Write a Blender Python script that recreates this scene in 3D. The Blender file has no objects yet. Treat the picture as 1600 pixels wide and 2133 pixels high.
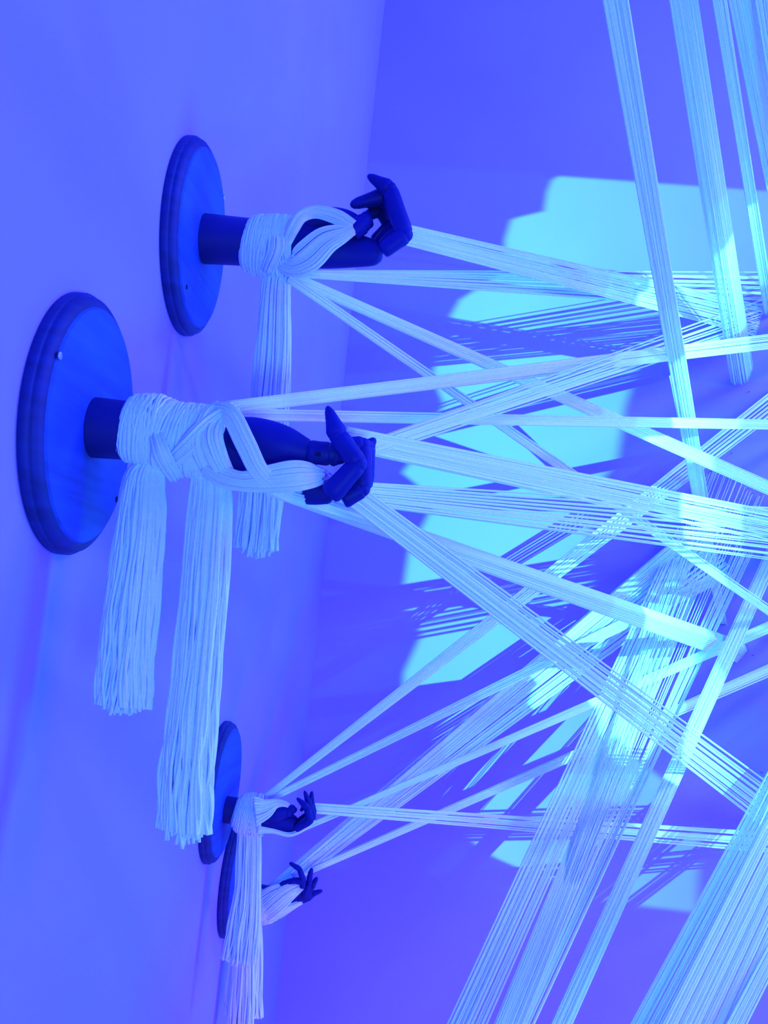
import bpy, math, random
from mathutils import Vector, Matrix
random.seed(7)
C = bpy.context.scene.collection
PI = math.pi

# ------------------------------------------------------------------ camera
F = 2050.0                       # focal length in pixels of the 1600x2133 frame
YAW, PITCH, ROLL = .061, .12, .101
CAM = Vector((.405, 0.0, 1.65))
def cam_axes():
    r = Vector((math.cos(YAW), math.sin(YAW), 0)); fw = Vector((-math.sin(YAW), math.cos(YAW), 0)); d = Vector((0, 0, -1.))
    cp, sp = math.cos(PITCH), math.sin(PITCH)
    fw, d = fw*cp - d*sp, d*cp + fw*sp
    c, s = math.cos(ROLL), math.sin(ROLL)
    return r*c - d*s, d*c + r*s, fw
AR, AD, AF = cam_axes()
cd = bpy.data.cameras.new('camera'); cam = bpy.data.objects.new('camera', cd); C.objects.link(cam)
cd.sensor_fit = 'HORIZONTAL'; cd.sensor_width = 36; cd.lens = F/1600*36; cd.clip_start = .02; cd.clip_end = 50
m = Matrix((AR, -AD, -AF)).transposed().to_4x4(); m.translation = CAM
cam.matrix_world = m
bpy.context.view_layer.update()
bpy.context.scene.camera = cam
def P(px, py, Y):                # point of the plane y = Y that the pixel sees
    v = AF + AR*((px-800)/F) + AD*((py-1066.5)/F)
    return CAM + v*(Y/v.y)

# ------------------------------------------------------------------ light, exposure
sc = bpy.context.scene
sc.view_settings.view_transform = 'Standard'; sc.view_settings.look = 'None'
sc.view_settings.exposure = 0.0; sc.view_settings.gamma = 1.0
try: sc.view_settings.use_curve_mapping = False
except Exception: pass
sc.cycles.max_bounces = 5; sc.cycles.diffuse_bounces = 4; sc.cycles.glossy_bounces = 1
sc.cycles.use_adaptive_sampling = True; sc.cycles.adaptive_threshold = .04
YW = 3.469                       # far wall
XR, YB, ZC = 3.6, -1.6, 4.4      # right side, back side, ceiling of the room
w = bpy.data.worlds.new('world'); sc.world = w; w.use_nodes = True
bg = w.node_tree.nodes['Background']; bg.inputs[0].default_value = (.020, .010, 1, 1); bg.inputs[1].default_value = 2.2
def area(name, loc, target, sx, sy, col, power):
    l = bpy.data.lights.new(name, 'AREA'); l.shape = 'RECTANGLE'; l.size = sx; l.size_y = sy; l.color = col; l.energy = power
    o = bpy.data.objects.new(name, l); C.objects.link(o); o.location = loc
    o.rotation_euler = (Vector(target)-Vector(loc)).to_track_quat('-Z', 'Y').to_euler(); o.visible_camera = True
    return o
area('side_fill_light', (3.5, .6, 2.6), (.0, 1.8, 2.0), 1.4, 1.4, (.066, .026, 1), 240)  # unseen fill, added to brighten the left wall and board faces
area('uv_tube_light', (2.2, -.2, 4.2), (.9, 2.6, 2.0), 1.6, .4, (.006, .095, 1), 110)
area('violet_floor_light', (1.2, 1.6, .12), (1.2, 3.4, .3), 1.8, .3, (.32, .09, 1), 27)
area('blue_high_light', (3.4, 1.8, 4.1), (1.5, 3.4, 3.3), .8, .4, (.46, .85, 1), 40)
area('back_fill_light', (1.2, -1.3, 1.0), (.0, .6, 1.4), .8, .4, (.16, .55, 1), 30)  # unseen fill, added to tint the left wall near the camera
area('corner_fill_light', (3.45, 1.9, 1.5), (.0, 3.0, 1.7), .8, 1.0, (.02, 1.0, 1), 27)  # unseen cyan fill, added to lift both walls around the corner

# the projector: a small lamp whose slide is a function of the direction the light leaves in
SP = Vector((1.80, .20, 2.28))
ZR = CAM.z
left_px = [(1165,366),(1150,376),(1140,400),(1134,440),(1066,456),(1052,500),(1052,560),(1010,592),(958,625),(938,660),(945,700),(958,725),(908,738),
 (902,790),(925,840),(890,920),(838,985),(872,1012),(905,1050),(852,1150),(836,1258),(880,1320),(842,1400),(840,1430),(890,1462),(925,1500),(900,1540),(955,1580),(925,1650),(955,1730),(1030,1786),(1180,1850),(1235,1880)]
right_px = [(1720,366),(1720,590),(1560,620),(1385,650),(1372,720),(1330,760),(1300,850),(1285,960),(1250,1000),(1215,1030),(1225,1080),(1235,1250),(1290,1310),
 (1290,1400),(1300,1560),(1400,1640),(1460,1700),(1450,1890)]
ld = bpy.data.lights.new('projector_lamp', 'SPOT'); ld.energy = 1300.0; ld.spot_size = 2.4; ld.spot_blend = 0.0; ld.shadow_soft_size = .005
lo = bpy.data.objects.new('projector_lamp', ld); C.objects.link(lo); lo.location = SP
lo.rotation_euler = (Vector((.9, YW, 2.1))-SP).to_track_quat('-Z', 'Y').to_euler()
SLIDE_GAIN = 1.0
def slide():
    ld.use_nodes = True; nt = ld.node_tree; N = nt.nodes; L = nt.links; N.clear()
    def mth(op, a, b=None, c=None, clamp=False):
        n = N.new('ShaderNodeMath'); n.operation = op; n.use_clamp = clamp
        for i, v in enumerate((a, b, c)):
            if v is None: continue
            if isinstance(v, (int, float)): n.inputs[i].default_value = v
            else: L.new(v, n.inputs[i])
        return n.outputs[0]
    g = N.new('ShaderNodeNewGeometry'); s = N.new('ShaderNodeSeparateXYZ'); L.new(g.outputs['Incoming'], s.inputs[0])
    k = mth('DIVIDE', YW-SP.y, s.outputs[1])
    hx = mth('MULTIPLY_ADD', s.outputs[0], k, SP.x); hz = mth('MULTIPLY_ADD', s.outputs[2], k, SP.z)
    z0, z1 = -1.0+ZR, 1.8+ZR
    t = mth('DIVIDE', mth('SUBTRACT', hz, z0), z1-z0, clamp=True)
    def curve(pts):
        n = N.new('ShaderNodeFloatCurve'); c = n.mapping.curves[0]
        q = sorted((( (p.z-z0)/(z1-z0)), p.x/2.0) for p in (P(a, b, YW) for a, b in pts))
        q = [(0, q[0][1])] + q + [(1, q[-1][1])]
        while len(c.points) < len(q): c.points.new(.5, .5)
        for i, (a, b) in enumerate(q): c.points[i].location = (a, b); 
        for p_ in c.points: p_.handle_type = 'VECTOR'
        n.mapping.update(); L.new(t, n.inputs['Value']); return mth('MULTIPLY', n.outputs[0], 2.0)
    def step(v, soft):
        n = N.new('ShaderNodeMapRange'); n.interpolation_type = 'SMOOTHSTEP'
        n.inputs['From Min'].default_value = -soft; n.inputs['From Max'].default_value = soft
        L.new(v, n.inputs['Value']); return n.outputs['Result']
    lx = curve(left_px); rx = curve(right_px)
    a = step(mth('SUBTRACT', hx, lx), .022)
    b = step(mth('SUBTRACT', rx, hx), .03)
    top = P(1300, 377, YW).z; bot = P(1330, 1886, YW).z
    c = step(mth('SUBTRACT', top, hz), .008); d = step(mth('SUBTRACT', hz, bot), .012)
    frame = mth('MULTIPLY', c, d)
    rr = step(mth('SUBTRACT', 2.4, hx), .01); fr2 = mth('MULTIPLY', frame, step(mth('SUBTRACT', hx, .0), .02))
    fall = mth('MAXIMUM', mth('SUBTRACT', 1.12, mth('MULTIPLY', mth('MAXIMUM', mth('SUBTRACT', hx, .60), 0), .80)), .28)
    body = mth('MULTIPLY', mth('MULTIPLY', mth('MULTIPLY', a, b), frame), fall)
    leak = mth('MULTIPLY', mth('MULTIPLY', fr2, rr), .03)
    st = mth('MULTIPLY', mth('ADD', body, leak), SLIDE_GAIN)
    em = N.new('ShaderNodeEmission'); out = N.new('ShaderNodeOutputLight')
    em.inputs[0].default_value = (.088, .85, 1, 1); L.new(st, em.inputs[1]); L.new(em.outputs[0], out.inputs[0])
slide()

# ------------------------------------------------------------------ materials
def mat(name, col, rough=.7, noise=None, bump=None, stretch=(1,1,1), spec=.3):
    m = bpy.data.materials.new(name); m.use_nodes = True; nt = m.node_tree; b = nt.nodes['Principled BSDF']
    b.inputs['Base Color'].default_value = (*col, 1); b.inputs['Roughness'].default_value = rough
    b.inputs['Specular IOR Level'].default_value = spec
    tc = nt.nodes.new('ShaderNodeTexCoord'); mp = nt.nodes.new('ShaderNodeMapping'); mp.inputs['Scale'].default_value = stretch
    nt.links.new(tc.outputs['Object'], mp.inputs[0])
    if noise:
        sc_, col2, det = noise
        n = nt.nodes.new('ShaderNodeTexNoise'); n.inputs['Scale'].default_value = sc_; n.inputs['Detail'].default_value = det
        nt.links.new(mp.outputs[0], n.inputs[0])
        r = nt.nodes.new('ShaderNodeValToRGB'); r.color_ramp.elements[0].position = .3; r.color_ramp.elements[1].position = .7
        r.color_ramp.elements[0].color = (*col, 1); r.color_ramp.elements[1].color = (*col2, 1)
        nt.links.new(n.outputs[0], r.inputs[0]); nt.links.new(r.outputs[0], b.inputs['Base Color'])
    if bump:
        n2 = nt.nodes.new('ShaderNodeTexNoise'); n2.inputs['Scale'].default_value = bump[0]; nt.links.new(mp.outputs[0], n2.inputs[0])
        bp = nt.nodes.new('ShaderNodeBump'); bp.inputs['Strength'].default_value = bump[1]; bp.inputs['Distance'].default_value = .002
        nt.links.new(n2.outputs[0], bp.inputs['Height']); nt.links.new(bp.outputs[0], b.inputs['Normal'])
    return m
M_WALL = mat('painted_plaster', (.36, .27, .8), .9, (3, (.38, .285, .82), 2), (180, .15), spec=.1)
M_YARN = mat('white_yarn', (.80, .94, .97), .85, (260, (.88, .98, .99), 2), spec=.1)
M_FACE = mat('blue_lit_board', (.010, .045, .14), .6, (20, (.024, .13, .42), 6), (60, .3), (1, .12, 1.6))  # grained wood, with the blue lamplight put into its colour
M_RIM = mat('shaded_moulded_edge', (.006, .015, .07), .6, (30, (.011, .026, .12), 4), (60, .25), (1, .3, 3))  # grained edge, its shade away from the side light put into the colour
M_HAND = mat('smooth_hand_wood', (.006, .009, .095), .5, (16, (.009, .015, .13), 3), (40, .1), (.3, 1, 1), spec=.15)
M_TUBE = mat('dark_tube_wood', (.007, .009, .08), .5, (20, (.010, .014, .11), 3), (50, .1), (.3, 1, 1))
M_HOLE = mat('dark_slot', (.01, .01, .015), .9)
M_STEEL = mat('screw_steel', (.5, .5, .5), .35); M_STEEL.node_tree.nodes['Principled BSDF'].inputs['Metallic'].default_value = .8
M_NAIL = mat('dark_nail', (.03, .03, .04), .5)
M_FLOOR = mat('concrete_floor', (.35, .33, .5), .8, (5, (.42, .40, .56), 5))

# ------------------------------------------------------------------ mesh helpers
class MB:
    def __init__(s): s.v = []; s.f = []
    def ring_loft(s, rings, cap=True):
        base = len(s.v); n = len(rings[0])
        for r in rings: s.v.extend([tuple(p) for p in r])
        for i in range(len(rings)-1):
            for j in range(n):
                a = base+i*n+j; b = base+i*n+(j+1) % n
                s.f.append((a, b, b+n, a+n))
        if cap:
            s.f.append(tuple(base+j for j in reversed(range(n))))
            k = base+(len(rings)-1)*n; s.f.append(tuple(k+j for j in range(n)))
    def tube(s, pts, radii, n=6, ref=Vector((0, 1, 0)), flat=1.0, cap=True):
        rings = []
        m_ = len(pts)
        for i, p in enumerate(pts):
            t = (pts[min(i+1, m_-1)]-pts[max(i-1, 0)])
            t = t.normalized() if t.length > 1e-9 else Vector((1, 0, 0))
            r_ = ref if abs(t.dot(ref)) < .95 else Vector((.3, .1, .95))
            u = t.cross(r_).normalized(); v = u.cross(t).normalized()      # u lies across, v along the reference direction
            ra = radii[i] if isinstance(radii, (list, tuple)) else radii
            rings.append([p + u*(ra*math.cos(2*PI*j/n)) + v*(ra*flat*math.sin(2*PI*j/n)) for j in range(n)])
        s.ring_loft(rings, cap)
    def ball(s, c, r, n=12, m_=8, sy=1.0):
        rings = []
        for i in range(1, m_):
            a = PI*i/m_
            rings.append([c + Vector((r*math.sin(a)*math.cos(2*PI*j/n), r*sy*math.sin(a)*math.sin(2*PI*j/n), r*math.cos(a))) for j in range(n)])
        s.ring_loft(rings)
    def box(s, c, d):
        x, y, z = d; c = Vector(c)
        s.ring_loft([[c+Vector((sx*x, sy*y, sz*z)) for sx, sy in ((-1,-1),(1,-1),(1,1),(-1,1))] for sz in (-1, 1)])
    def build(s, name, material, parent=None, origin=None, smooth=True):
        me = bpy.data.meshes.new(name)
        o0 = Vector(origin) if origin is not None else Vector((0, 0, 0))
        if parent is not None: o0 = ROOT[parent.name]
        me.from_pydata([(x-o0.x, y-o0.y, z-o0.z) for x, y, z in s.v], [], s.f); me.materials.append(material)
        if smooth: me.polygons.foreach_set('use_smooth', [True]*len(me.polygons))
        me.update()
        o = bpy.data.objects.new(name, me); C.objects.link(o)
        if parent is not None: o.parent = parent; ROOT[o.name] = o0
        else: o.location = o0; ROOT[o.name] = o0
        return o
ROOT = {}
def tag(o, label=None, cat=None, group=None, kind=None):
    if label: o['label'] = label
    if cat: o['category'] = cat
    if group: o['group'] = group
    if kind: o['kind'] = kind
    return o
def thing(name, loc, label, cat, group=None):
    o = bpy.data.objects.new(name, None); C.objects.link(o); o.location = loc; ROOT[o.name] = Vector(loc); o.empty_display_size = .05
    return tag(o, label, cat, group)
def lerp(a, b, t): return a+(b-a)*t
def catmull(pts, k=6):
    out = []
    for i in range(len(pts)-1):
        p0 = pts[max(i-1, 0)]; p1 = pts[i]; p2 = pts[i+1]; p3 = pts[min(i+2, len(pts)-1)]
        for j in range(k):
            t = j/k
            out.append(.5*((2*p1) + (p2-p0)*t + (2*p0-5*p1+4*p2-p3)*t*t + (3*p1-p0-3*p2+p3)*t**3))
    out.append(pts[-1]*1.0 if not isinstance(pts[-1], Vector) else pts[-1].copy())
    return out

# ------------------------------------------------------------------ the room
def slab(name, c, d, material):
    b = MB(); b.box(c, d); o = b.build(name, material, smooth=False); o['kind'] = 'structure'; return o
slab('wall_left', (-.06, (YB+YW+.12)/2, ZC/2), (.06, (YW+.12-YB)/2, ZC/2), M_WALL)
slab('wall_back', (XR/2, YW+.06, ZC/2), (XR/2, .06, ZC/2), M_WALL)
slab('floor', (XR/2, (YB+YW)/2, -.05), (XR/2+.12, (YW-YB)/2+.12, .05), M_FLOOR)
slab('ceiling', (XR/2, (YB+YW)/2, ZC+.05), (XR/2+.12, (YW-YB)/2+.12, .05), M_WALL)

# ------------------------------------------------------------------ mannequin hands on round boards
def lathe_x(mb, y, z, prof, n=72):
    mb.ring_loft([[Vector((x, y+r*math.cos(2*PI*j/n), z+r*math.sin(2*PI*j/n))) for j in range(n)] for x, r in prof])
def board(root, y, z, screws):
    mb = MB(); R = .14
    lathe_x(mb, y, z, [(.0, R-.002), (.001, R), (.009, R), (.0105, R-.0015), (.0115, R-.003), (.013, R-.0025), (.0165, R-.004), (.0195, R-.008), (.0215, R-.013)])
    rim = mb.build('board_edge', M_RIM, root)
    rim['label'] = 'shade-darkened moulded edge of the round board'
    mb = MB(); lathe_x(mb, y, z, [(.004, R-.02), (.0213, R-.0136), (.0240, R-.0158)]); mb.build('board_face', M_FACE, root, smooth=False)
    for px, py, Yd, kind in screws:
        v = P(px, py, 1.0)-CAM; k = (.0242-CAM.x)/v.x; h = CAM+v*k
        mb = MB()
        if kind: lathe_x(mb, h.y, h.z, [(.0235, .0045), (.0250, .0042), (.0254, .003)], 14); s_ = mb.build('screw', M_STEEL, root)
        else: lathe_x(mb, h.y, h.z, [(.0235, .0036), (.0246, .0036)], 12); s_ = mb.build('screw_hole', M_HOLE, root)
def segs_finger(root, name, pts, radii, mt=M_HAND):
    """carved finger: one tapering phalanx between each two joints, a ball at each joint, the last one leaf-pointed"""
    mb = MB(); n = len(pts)-1
    for i in range(n):
        a, b = pts[i], pts[i+1]; r0, r1 = radii[i], radii[i+1]
        d = (b-a); last = i == n-1
        ts = [0, .06, .2, .5, .8, .94, 1.0]
        if last: rs = [r0*.75, r0*.95, r0*1.02, lerp(r0, r1, .42), lerp(r0, r1, .75), lerp(r0, r1, .95)*.8, r1*.35]
        else: rs = [r0*.78, r0*.97, r0*1.03, lerp(r0, r1, .5)*1.0, r1*1.03, r1*.98, r1*.8]
        mb.tube([a+d*t for t in ts], rs, 16, flat=.92)
        if i > 0: mb.ball(a, r0*.9, 12, 8)
    return mb.build(name, mt, root)
def loftp(root, name, pts, ra, rb, mt=M_HAND, n=24, k=6):
    """organic body: elliptical sections, ra across in the picture direction, rb in depth"""
    cp = catmull(pts, k); A = catmull(ra, k); B = catmull(rb, k)
    rings = []
    for i, p in enumerate(cp):
        t = (cp[min(i+1, len(cp)-1)]-cp[max(i-1, 0)]).normalized()
        u = t.cross(Vector((0, 1, 0))).normalized(); v = u.cross(t).normalized()
        rings.append([p+u*(A[i]*math.cos(2*PI*j/n))+v*(B[i]*math.sin(2*PI*j/n)) for j in range(n)])
    e0, e1 = rings[0], rings[-1]
    c1 = cp[-1]; t1 = (cp[-1]-cp[-2]).normalized()
    rings += [[c1+(q-c1)*.8+t1*A[-1]*.22 for q in e1], [c1+(q-c1)*.45+t1*A[-1]*.36 for q in e1]]
    mb = MB(); mb.ring_loft(rings); return mb.build(name, mt, root)

def hand(label, y, z, rt, tube_x, dz, screws, Y, palm, thenar, fingers, thumb, slot=None):
    root = thing('mannequin_hand', (0, y, z), label, 'mannequin hand', None)
    q = F/Y
    board(root, y, z, screws)
    mb = MB(); lathe_x(mb, y, z+dz, [(.020, rt*1.03), (.026, rt*1.02), (tube_x, rt*.97), (tube_x+.05, rt*.90)], 40); mb.build('wrist_post', M_TUBE, root)
    def pt(t): return P(t[0], t[1], Y+(t[3] if len(t) > 3 else 0))
    loftp(root, 'palm', [pt(t) for t in palm], [t[2]/q for t in palm], [t[2]/q*(t[4] if len(t) > 4 else .62) for t in palm])
    if thenar: loftp(root, 'thumb_base', [pt(t) for t in thenar], [t[2]/q for t in thenar], [t[2]/q*.8 for t in thenar])
    for fg in fingers: segs_finger(root, 'finger', [pt(t) for t in fg], [t[2]/q for t in fg])
    segs_finger(root, 'thumb', [pt(t) for t in thumb], [t[2]/q for t in thumb])
    if slot:
        sx, sy, rr, dy = slot; c = P(sx, sy, Y+dy); mb = MB(); mb.box(c, (.0024, .0016, .0016)); mb.build('joint_slot', M_HOLE, root, smooth=False)
    return root
Z = lambda v: v+ZR
YA, YBh, YC, YD = 1.021, 1.349, 2.026, 2.315
hand('dark wooden mannequin hand on the nearest and largest round board, forefinger pointing up', YA, Z(.186), .032, .075, -.001,
     [(125, 741, 0, 1), (243, 1040, 0, 0)], YA,
     palm=[(270,897,56,0,1),(400,915,56,0,.95),(480,930,62,0,.8),(560,958,66,0,.6),(610,992,56,0,.55),(655,1015,40,0,.6),(690,1028,24,0,.9)],
     thenar=[(470,912,44,-.008),(530,915,47,-.012),(585,925,42,-.014),(625,936,31,-.014),(640,939,26,-.014)],
     fingers=[[(685,1033,24,-.026),(746,966,21,-.030),(704,908,21,-.032),(682,846,7,-.030)],
              [(712,1040,22,-.006),(754,1018,20,-.006),(756,928,19,-.006),(706,924,13,-.012)],
              [(722,1030,20,.014),(762,1006,18,.014),(764,930,17,.014),(735,922,10,.012)],
              [(735,1012,18,.033),(766,985,15,.034),(768,928,15,.034),(782,913,5,.034)]],
     thumb=[(641,941,25,-.014),(690,946,25,-.012),(722,950,15,-.004)], slot=(663,947,0,-.0275))
hand('dark wooden mannequin hand on the topmost round board, fingers curled above its palm', YBh, Z(.534), .035, .085, .001,
     [(467,412,0,1),(389,598,0,0)], YBh,
     palm=[(540,508,50,0,1),(590,512,52,0,.9),(640,512,50,0,.8),(690,516,47,0,.65),(740,522,38,0,.6),(778,527,29,0,.75),(790,528,22,0,.9)],
     thenar=[(630,466,24,-.004),(675,456,25,-.008),(712,458,25,-.012),(742,470,22,-.014)],
     fingers=[[(797,524,17,-.024),(844,489,19,-.026),(812,394,18,-.030),(766,365,7,-.030)],
              [(797,518,18,-.004),(838,475,19,-.006),(808,405,18,-.010),(730,428,11,-.014)],
              [(790,510,18,.014),(829,462,18,.012),(800,415,17,.008),(757,424,12,.004)],
              [(782,505,17,.030),(815,470,17,.028),(792,436,16,.022),(762,452,11,.012)]],
     thumb=[(733,482,23,-.018),(757,466,21,-.020),(768,444,9,-.012)])
hand('small dark wooden mannequin hand on the lower round board beside the longest tassel', YC, Z(-.353), .026, .07, -.034,
     [], YC,
     palm=[(490,1690,26,0,1),(530,1695,28,0,.9),(560,1706,27,0,.7),(590,1712,23,0,.65),(612,1718,18,0,.8)],
     thenar=[(555,1698,18,-.010),(580,1694,18,-.012),(600,1690,12,-.012)],
     fingers=[[(615,1727,8,-.018),(646,1710,8,-.020),(640,1682,7.5,-.022),(618,1662,3,-.022)],
              [(622,1724,8,-.006),(651,1702,8,-.006),(644,1674,7,-.008),(634,1647,3,-.010)],
              [(625,1720,8,.008),(653,1694,7,.008),(648,1668,6.5,.006),(650,1648,3,.002)],
              [(622,1712,7,.022),(648,1690,6,.020),(636,1676,5.5,.016),(626,1690,3,.010)]],
     thumb=[(600,1698,11,-.012),(606,1684,9,-.014),(618,1690,5,-.014)])
hand('small dark wooden mannequin hand on the lowest and farthest board, fingers spread', YD, Z(-.578), .026, .07, -.045,
     [], YD,
     palm=[(520,1888,24,0,1),(560,1884,26,0,.9),(600,1872,17,0,.7),(625,1868,15,0,.6),(645,1864,11,0,.7)],
     thenar=[(590,1868,12,-.008),(612,1862,12,-.008),(628,1852,9,-.008)],
     fingers=[[(634,1868,8,-.012),(644,1842,6.5,-.014),(646,1822,5.5,-.016),(650,1808,3,-.016)],
              [(640,1866,7,-.002),(650,1848,6,-.002),(656,1836,5,-.004),(661,1827,3,-.004)],
              [(640,1872,7,.010),(652,1862,6,.010),(662,1858,5,.010),(672,1855,2.5,.010)],
              [(630,1850,6,-.020),(632,1834,6,-.022),(624,1810,5.5,-.024),(603,1797,3.5,-.024)]],
     thumb=[(636,1838,7.5,-.020),(616,1834,6.5,-.022),(596,1838,5.5,-.022),(576,1848,3.5,-.022)])

# ------------------------------------------------------------------ yarn
def strands(mb, path, widths, n, rad, thick=.004, jit=.4, sides=5, wav=0.0, wdir=None, bulge=0.0):
    """n strands side by side along a path; widths across the path, a few layers deep"""
    m_ = len(path)
    T = []
    for i in range(m_):
        t = (path[min(i+1, m_-1)]-path[max(i-1, 0)]).normalized()
        u = (wdir[i] if wdir else t.cross(Vector((0, 1, 0)))).normalized(); v = t.cross(u).normalized(); T.append((u, v))
    for k in range(n):
        s = (k+.5)/n-.5 + random.uniform(-.5, .5)*jit/n*2; s = max(-.5, min(.5, s)); dpt = random.uniform(-1, 1)
        ph = random.uniform(0, 6.28); fr = random.uniform(.7, 1.5)
        pts = []
        for i, p in enumerate(path):
            u, v = T[i]; sgn = -1 if v.y > 0 else 1
            off = s*widths[i] + wav*math.sin(ph+fr*i*.55)
            pts.append(p+u*off+v*(dpt*thick + sgn*bulge*(1-4*s*s)))
        mb.tube(pts, rad, sides, cap=True)
def coil(mb, xs, rad_strand=.0018, step=.0022, flat=.9, rough=.0016, Y=1.0, tilt=.25):
    """yarn wound round an arm; xs = list of (px, py, radius px) along the arm"""
    q = F/Y; cp = [P(a, b, Y) for a, b, c in xs]; rr = [c/q for a, b, c in xs]
    L = sum((cp[i+1]-cp[i]).length for i in range(len(cp)-1))
    k = 10; cc = catmull(cp, k); rc = catmull(rr, k); n = len(cc)-1
    # inner body of packed yarn
    rings = []
    for i, p in enumerate(cc):
        t = (cc[min(i+1, n)]-cc[max(i-1, 0)]).normalized(); u = t.cross(Vector((0, 1, 0))).normalized(); v = u.cross(t)
        rings.append([p+u*((rc[i]-.0028)*math.cos(2*PI*j/28))+v*((rc[i]-.0028)*flat*math.sin(2*PI*j/28)) for j in range(28)])
    mb.ring_loft(rings)
    turns = int(L/step)
    for layer in range(2):
        pts = []; N_ = turns*22; lead = random.uniform(0, 6)
        for i in range(N_+1):
            a = i/22*2*PI+lead
            s = i/N_; turn = i//22
            s2 = max(0, min(1, s+tilt*.012/L*math.sin(a+layer*2.2+turn*.11)+.0012/L*math.sin(turn*7.3)))
            x = s2*n; i0 = min(int(x), n-1); fr = x-i0
            p = cc[i0].lerp(cc[i0+1], fr); r = lerp(rc[i0], rc[i0+1], fr)+rough*.5*math.sin(turn*2.7+layer)+rough*.4*math.sin(turn*.63+a*.5)
            t = (cc[i0+1]-cc[i0]).normalized(); u = t.cross(Vector((0, 1, 0))).normalized(); v = u.cross(t)
            pts.append(p+u*(r*math.cos(a))+v*(r*flat*math.sin(a)))
        mb.tube(pts, rad_strand, 4, ref=Vector((1, .05, .02)), cap=True)
def band(mb, pts, Y, n, rad=.0014, thick=.002, bulge=.003):
    """flat band of strands; pts = (px, py, width px, depth offset)"""
    q = F/Y
    path = catmull([P(a, b, Y+d) for a, b, c, d in pts], 6); wd = catmull([c/q for a, b, c, d in pts], 6)
    strands(mb, path, wd, n, rad, thick, bulge=bulge)
def wrap(label, Y, coils, bands, tilt=.25, step=.0022):
    c0 = P(coils[0][0][0], coils[0][0][1], Y)
    root = thing('yarn_wrap', c0, label, 'yarn')
    for c in coils:
        mb = MB(); coil(mb, c, Y=Y, tilt=tilt, step=step); mb.build('wound_coil', M_YARN, root)
    for b, n in bands:
        mb = MB(); band(mb, b, Y, n, rad=.0013); mb.build('crossing_band', M_YARN, root)
    return root
wrap('thick white yarn wound round the nearest wrist, with crossing bands over the palm', YA,
     [[(255,890,50),(268,893,66),(290,895,74),(320,897,77),(348,905,73)],[(340,908,74),(380,915,76),(420,920,78),(450,925,72),(468,930,66)]],
     [([(345,975,30,-.012),(395,925,40,-.041),(440,882,42,-.037),(488,850,30,-.012)], 22),
      ([(322,890,20,-.014),(328,912,28,-.034),(342,952,34,-.038),(368,996,28,-.008)], 16),
      ([(442,992,30,-.008),(418,930,40,-.042),(432,872,38,-.032),(455,846,24,-.006)], 22),
      ([(446,852,26,-.012),(480,864,38,-.034),(512,925,40,-.048),(545,988,36,-.048),(596,1026,32,-.030),(665,1050,26,.030),(760,1083,20,.115),(860,1117,15,.20)], 24),
      ([(428,972,24,-.024),(462,992,42,-.034),(505,1003,38,-.042),(560,998,54,-.046),(610,992,62,-.046),(645,990,52,-.036),(672,992,30,-.012),(690,1000,20,.02)], 30),
      ([(462,862,30,-.020),(442,905,44,-.044),(455,955,40,-.042),(484,1004,24,-.016)], 22)], tilt=.4, step=.0019)
wrap('white yarn wound round the wrist of the topmost hand, with two bands over its palm', YBh,
     [[(512,508,50),(525,510,60),(545,512,66),(565,515,70),(590,517,70),(612,517,66)]],
     [([(594,512,18,-.030),(610,476,26,-.046),(628,450,28,-.038),(660,441,28,-.034),(702,452,32,-.034),(735,470,24,-.034)], 20),
      ([(588,548,34,-.022),(610,551,54,-.034),(640,535,70,-.040),(675,503,62,-.040),(708,488,44,-.038),(736,478,22,-.034)], 32),
      ([(556,566,28,-.024),(574,515,34,-.044),(568,460,28,-.022)], 16)], tilt=.3)
wrap('white yarn ball wound round the wrist of the lower hand beside the longest tassel', YC,
     [[(486,1690,18),(494,1692,32),(508,1695,40),(525,1697,42),(548,1698,40)]],
     [([(530,1690,60,-.045),(552,1685,40,-.035),(575,1674,18,-.025),(597,1676,8,-.018),(612,1688,5,.004)], 24),
      ([(535,1728,16,-.035),(570,1731,8,-.022),(605,1738,8,-.010),(640,1722,8,.0),(652,1708,8,.01)], 8)], tilt=.5)
wrap('white yarn wound like a sleeve round the lowest hand of spread fingers', YD,
     [[(500,1885,20),(515,1886,32),(540,1886,36),(562,1884,34),(582,1880,24)]],
     [([(548,1905,34,-.03),(570,1885,40,-.036),(600,1860,34,-.028),(632,1842,16,-.012)], 26),
      ([(545,1880,40,-.03),(570,1862,34,-.03),(595,1850,20,-.02),(625,1848,12,-.012)], 20),
      ([(545,1910,30,-.026),(580,1900,24,-.02),(612,1886,12,-.01),(632,1876,8,.0)], 16)], tilt=.5)

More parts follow.
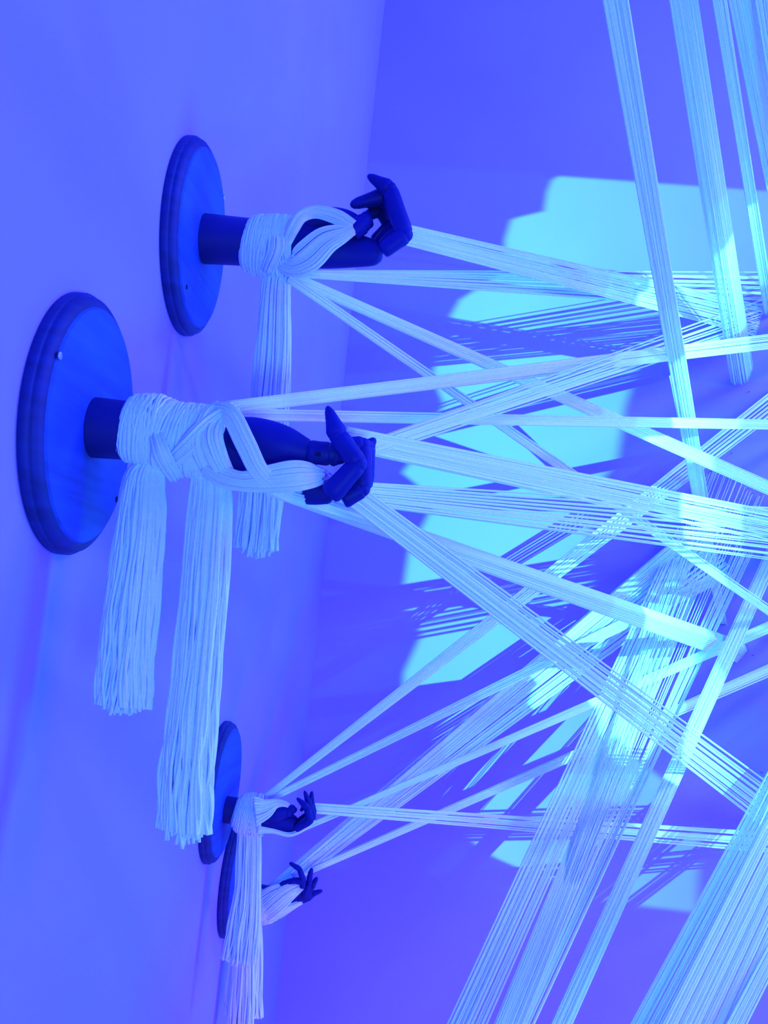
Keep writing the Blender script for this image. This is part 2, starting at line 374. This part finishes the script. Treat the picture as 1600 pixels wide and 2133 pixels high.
def tassel(label, Y, pts, n, frn=.02, rad=.0017, thick=.012, dy=0.0, cat='tassel'):
    """pts = (px, py, width px) down the middle; a hanging bunch cut unevenly at its end"""
    q = F/Y
    path = catmull([P(a, b, Y+dy) for a, b, c in pts], 7); wd = catmull([c/q for a, b, c in pts], 7)
    mb = MB(); m_ = len(path)
    wx = Vector((1, 0, 0))
    for k in range(n):
        s = random.uniform(-.5, .5) if k % 3 else (k+.5)/n-.5
        ang = math.sqrt(max(0, 1-4*s*s)); d = random.uniform(-1, 1)*ang
        ph = random.uniform(0, 6.28); fr = random.uniform(.5, 1.3); am = random.uniform(.2, 1.0)*.0016
        L = 1.0+random.gauss(0, .012)
        cut = []
        for i in range(m_):
            t = i/(m_-1); p = path[i]; spr = 1
            x = s*wd[i]+am*(t*2)*math.sin(ph+fr*i*.6)
            yy = d*thick*(.6+.5*t)+am*t*math.cos(ph+fr*i*.5)
            cut.append(p+wx*x+Vector((0, yy, 0)))
        # uneven cut, the outer strands a little shorter
        end = cut[-1]; dirn = (cut[-1]-cut[-2]).normalized()
        cut[-1] = end+dirn*((random.uniform(-frn, frn*.4))-frn*.9*abs(2*s)**3)
        if (cut[-1]-cut[-2]).dot(dirn) < .002: cut[-1] = cut[-2]+dirn*.002
        mb.tube(cut, rad*random.uniform(.8, 1.2), 5)
    return tag(mb.build('yarn_tassel', M_YARN, origin=path[0]), label, cat)
tassel('short thick white yarn tassel hanging from the nearest wrist, close to the big board', YA, [(310,970,60),(300,1000,86),(292,1100,104),(275,1250,112),(262,1380,114),(254,1476,116)], 230)
tassel('longest white yarn tassel, with a frayed end hanging before the lower board', YA, [(430,985,60),(440,1015,84),(431,1150,96),(418,1320,98),(400,1500,102),(388,1620,108),(384,1738,110)], 230, .03)
tassel('white yarn tassel hanging from the topmost hand and passing behind the nearest one', YBh, [(578,575,60),(574,610,62),(568,750,76),(556,900,84),(545,1030,88),(532,1152,88)], 190)
tassel('white yarn tassel hanging from the wrist of the lower hand across the lowest board', YC, [(520,1728,46),(519,1770,50),(517,1850,54),(508,1940,66),(500,2006,76)], 120, .02)
tassel('lowest white yarn tassel, hanging from the spread hand and leaving the frame at its bottom', YD, [(518,1905,50),(515,1960,62),(510,2050,72),(506,2120,80)], 120, .015)
tassel('narrow white yarn tassel hanging longest inside the lowest bunch, cut off by the bottom edge', YD, [(508,1915,30),(508,2000,40),(504,2100,50),(500,2180,54)], 90, .01, dy=-.012)

# ---- straight bundles stretched from the hands to nails on the far wall
YN = YW-.012
def on_wall(a, b): return P(a, b, YN)
nail_pts = []
def bundle(label, S, E, n, rad=.0016, layers=.004, clump=3, sep=.28, nails=False, group=None, extend=False, jit=1.0):
    """S = (px, py, depth, width px across); E = polyline on the far wall the strands end along"""
    px, py, Y, wpx = S
    s0 = P(px, py, Y); w_ = wpx/F*Y
    em = on_wall(*E[len(E)//2]) if len(E) % 2 else (on_wall(*E[len(E)//2-1])+on_wall(*E[len(E)//2]))/2
    e0, e1 = on_wall(*E[0]), on_wall(*E[-1])
    t = (em-s0).normalized(); u = t.cross((s0-CAM).normalized()).normalized()
    if u.dot(e1-e0) < 0: u = -u
    if extend:                                    # run back until the floor, the ceiling or the open side of the room
        d = -t; k = 9
        if d.z < 0: k = min(k, (s0.z-.01)/-d.z)
        if d.z > 0: k = min(k, (ZC-.01-s0.z)/d.z)
        if d.x > 0: k = min(k, (XR-s0.x)/d.x)
        if d.x < 0: k = min(k, (s0.x-.12)/-d.x)
        if d.y < 0: k = min(k, (s0.y-.15)/-d.y)
    seg = [0]; P3 = [on_wall(*e) for e in E]
    for i in range(len(P3)-1): seg.append(seg[-1]+(P3[i+1]-P3[i]).length)
    def at(s):
        x = s*seg[-1]
        for i in range(len(P3)-1):
            if x <= seg[i+1] or i == len(P3)-2:
                f = (x-seg[i])/max(1e-6, seg[i+1]-seg[i]); return P3[i].lerp(P3[i+1], f)
    mb = MB(); order = list(range(n))
    # strands sit in small clusters, with gaps between them
    for kk in order:
        s = (kk+.5)/n
        c = round(s*n/clump)*clump/n
        s_ = max(0, min(1, lerp(s, c, sep)+random.uniform(-.35, .35)*jit/n))
        a = s0+u*((s_-.5)*w_)+Vector((0, random.uniform(-1, 1)*layers, 0))
        b = at(s_); 
        if not nails: b = b+Vector((random.uniform(-1, 1)*.002, 0, random.uniform(-1, 1)*.004))
        pts = [a.lerp(b, i_/48) for i_ in range(49)]
        if extend:
            dd = (a-b).normalized(); pts = [a+dd*(k*(24-i_)/24) for i_ in range(24)] + pts
        mb.tube(pts, rad*random.uniform(.85, 1.15), 6)
        if nails: nail_pts.append((b, label))
    o = mb.build('yarn_bundle', M_YARN, origin=s0)
    return tag(o, label, 'yarn bundle', group)
hA, hB, hC, hD = YA, YBh, YC, YD
# nearest hand
bundle('thin yarn bundle from the nearest wrist, rising gently above the raised forefinger', (470,850,hA+.02,26), [(1705,684),(1710,716)], 22)
bundle('level yarn bundle from the nearest wrist, passing just behind the raised forefinger', (490,864,hA+.035,24), [(1700,876),(1700,896)], 22)
bundle('yarn bundle from behind the nearest fist, sloping gently down across the middle', (720,912,hA+.05,44), [(1700,1080),(1700,1150)], 30)
bundle('striped yarn bundle fanning upwards from behind the nearest fist to the ring of nails', (730,948,hA+.05,30), [(1592,622),(1593,650),(1584,664),(1575,690)], 22, clump=3, rad=.0012, sep=.7)
bundle('broad yarn bundle from under the nearest fist, spreading level into bright separate strands', (690,1022,hA+.03,40), [(1690,1062),(1700,1180)], 46, clump=5, sep=.8, rad=.0013)
bundle('yarn bundle from below the nearest palm, sloping down to a short row of nails', (560,1012,hA-.03,34), [(1550,1338),(1558,1356),(1549,1367),(1536,1380)], 44, clump=4, nails=True)
bundle('steep yarn bundle from under the nearest fist, opening into separate strands at lower right', (720,1018,hA+.02,44), [(1655,1668),(1610,1738)], 36, clump=6, sep=.5, rad=.0016)
# topmost hand
bundle('thin level yarn bundle from the underside of the topmost wrist, fanning onto nails', (625,570,hB+.01,14), [(1592,566),(1596,640),(1594,652)], 30, clump=4, sep=.8, rad=.0013)
bundle('broad yarn bundle leaving the fist of the topmost hand towards the ring of nails', (800,478,hB+.03,40), [(1600,640),(1585,662),(1575,700)], 40, clump=4, sep=.6, rad=.0014)
bundle('yarn bundle from the topmost wrist, the upper of its two falling bundles', (600,574,hB,20), [(1700,1046),(1700,1076)], 26)
bundle('yarn bundle from the topmost wrist, the lower and steeper of its two falling bundles', (602,580,hB-.01,16), [(1700,1330),(1700,1352)], 22)
# lower hand
bundle('yarn bundle rising steepest from the lower wrist, crossing the whole web', (556,1658,hC,10), [(1625,800),(1650,836)], 34, clump=6, sep=.6)
bundle('yarn bundle rising from the lower wrist just under the steepest one', (562,1665,hC+.01,12), [(1500,1188),(1530,1200)], 26)
bundle('narrow nearly level yarn bundle from the fingertips of the lower hand, splitting in two', (640,1682,hC,18), [(1720,1742),(1720,1752),(1719,1766),(1718,1786)], 24, clump=12)
bundle('yarn bundle rising from under the fingers of the lower hand, towards the right edge', (636,1724,hC+.01,9), [(1700,1252),(1705,1276)], 20)
# lowest hand
bundle('widest rising yarn bundle, from the wrist of the lowest hand to the bright middle', (560,1862,hD,26), [(1440,1095),(1520,1180)], 84, clump=7, sep=.6)
bundle('yarn bundle rising from the raised finger of the lowest hand, below the widest one', (610,1826,hD+.01,18), [(1480,1060),(1510,1110)], 30)
bundle('lowest rising yarn bundle from the spread hand, towards the right edge', (650,1812,hD,10), [(1700,1342),(1705,1364)], 22)
# from above, out of the frame
bundle('single broad yarn bundle coming down from the top edge, leftmost of those from above', (1282,0,1.2,52), [(1456,1108),(1486,1104)], 46, extend=True)
bundle('striped yarn bundle from the top edge, second from the left of those from above', (1425,0,1.2,58), [(1523,800),(1536,803),(1546,802),(1560,789),(1569,767)], 34, clump=5, extend=True)
bundle('narrow yarn bundle from the top edge, third from the left of those from above', (1498,0,1.2,24), [(1594,655),(1614,650)], 18, extend=True)
bundle('broad loose yarn bundle from the top edge beside the right corner', (1545,0,1.25,48), [(1640,600),(1690,610)], 30, clump=5, extend=True)
bundle('bright yarn bundle at the top right corner, rightmost of those from above', (1590,0,1.25,36), [(1676,640),(1704,652)], 22, clump=4, extend=True)
# from below, out of the frame
bundle('broad yarn bundle from the bottom edge, leftmost of those from below', (973,2133,1.9,70), [(1412,1100),(1466,1112)], 56, clump=7, sep=.4, extend=True)
bundle('sparse fan of strands from the bottom edge, ending on the curved row of nails', (1080,2133,1.97,28), [(1466,992),(1500,968),(1530,985),(1555,1016),(1571,1031),(1595,1032)], 22, clump=2, rad=.0013, nails=True, extend=True)
bundle('cyan lit yarn bundle from the bottom edge, second from the left of those from below', (1060,2133,1.9,50), [(1420,1190),(1462,1204)], 46, extend=True)
bundle('thin double yarn bundle rising beside the cyan lit one from the bottom edge', (1100,2133,2.1,22), [(1540,1140),(1568,1150)], 14, clump=7, extend=True)
bundle('plain even yarn bundle from the bottom edge, third broad one from the left', (1171,2133,1.9,36), [(1600,1140),(1628,1150)], 38, extend=True)
bundle('pale yarn bundle with dark gaps at bottom right, left of the very broad one', (1352,2133,1.7,56), [(1690,1440),(1730,1470)], 44, clump=8, extend=True)
bundle('very broad yarn bundle sweeping up from the bottom right of the frame', (1460,2133,1.6,120), [(1790,1330),(1880,1370)], 110, clump=16, extend=True)
bundle('narrow yarn bundle nearest the bottom right corner', (1536,2133,1.6,32), [(1880,1440),(1900,1450)], 14, clump=5, extend=True)
# short bundles that end on nails in the middle of the far wall
bundle('short fan of strands ending on a low row of nails among the rising bundles', (1410,780,2.5,30), [(1498,1300),(1514,1302)], 14, clump=2, nails=True)

# ---- nails
def nail(p, label, group):
    mb = MB(); x, y, z = p.x, YW, p.z
    mb.ring_loft([[Vector((x+r*math.cos(2*PI*j/8), yy, z+r*math.sin(2*PI*j/8))) for j in range(8)] for yy, r in ((y+.001, .0009), (y-.014, .0009), (y-.014, .0019), (y-.0155, .0017))])
    return tag(mb.build('nail', M_NAIL, origin=(x, y, z), smooth=False), label, 'nail', group)
NL = {'striped yarn bundle from': 'dark nail under the striped bundle from the top edge', 'sparse fan': 'dark nail in the curved row above the bright level strands',
      'yarn bundle from below': 'dark nail at the end of the bundle sloping down right', 'short fan': 'dark nail at the end of the short fan of strands'}
for q, lb in nail_pts[::2]:
    t = [v for k_, v in NL.items() if lb.startswith(k_)][0]
    nail(q, t, t.replace('dark nail', 'nails'))
nail(on_wall(1560,816), 'lone dark nail in the far wall, highest of the bare ones', None)
nail(on_wall(1524,944), 'lone dark nail in the far wall above the bright level strands', None)
nail(on_wall(1569,1365), 'lone dark nail in the far wall beside the short row of strand ends', None)
nail(on_wall(1587,1609), 'lone dark nail in the far wall, lowest of the bare ones', None)
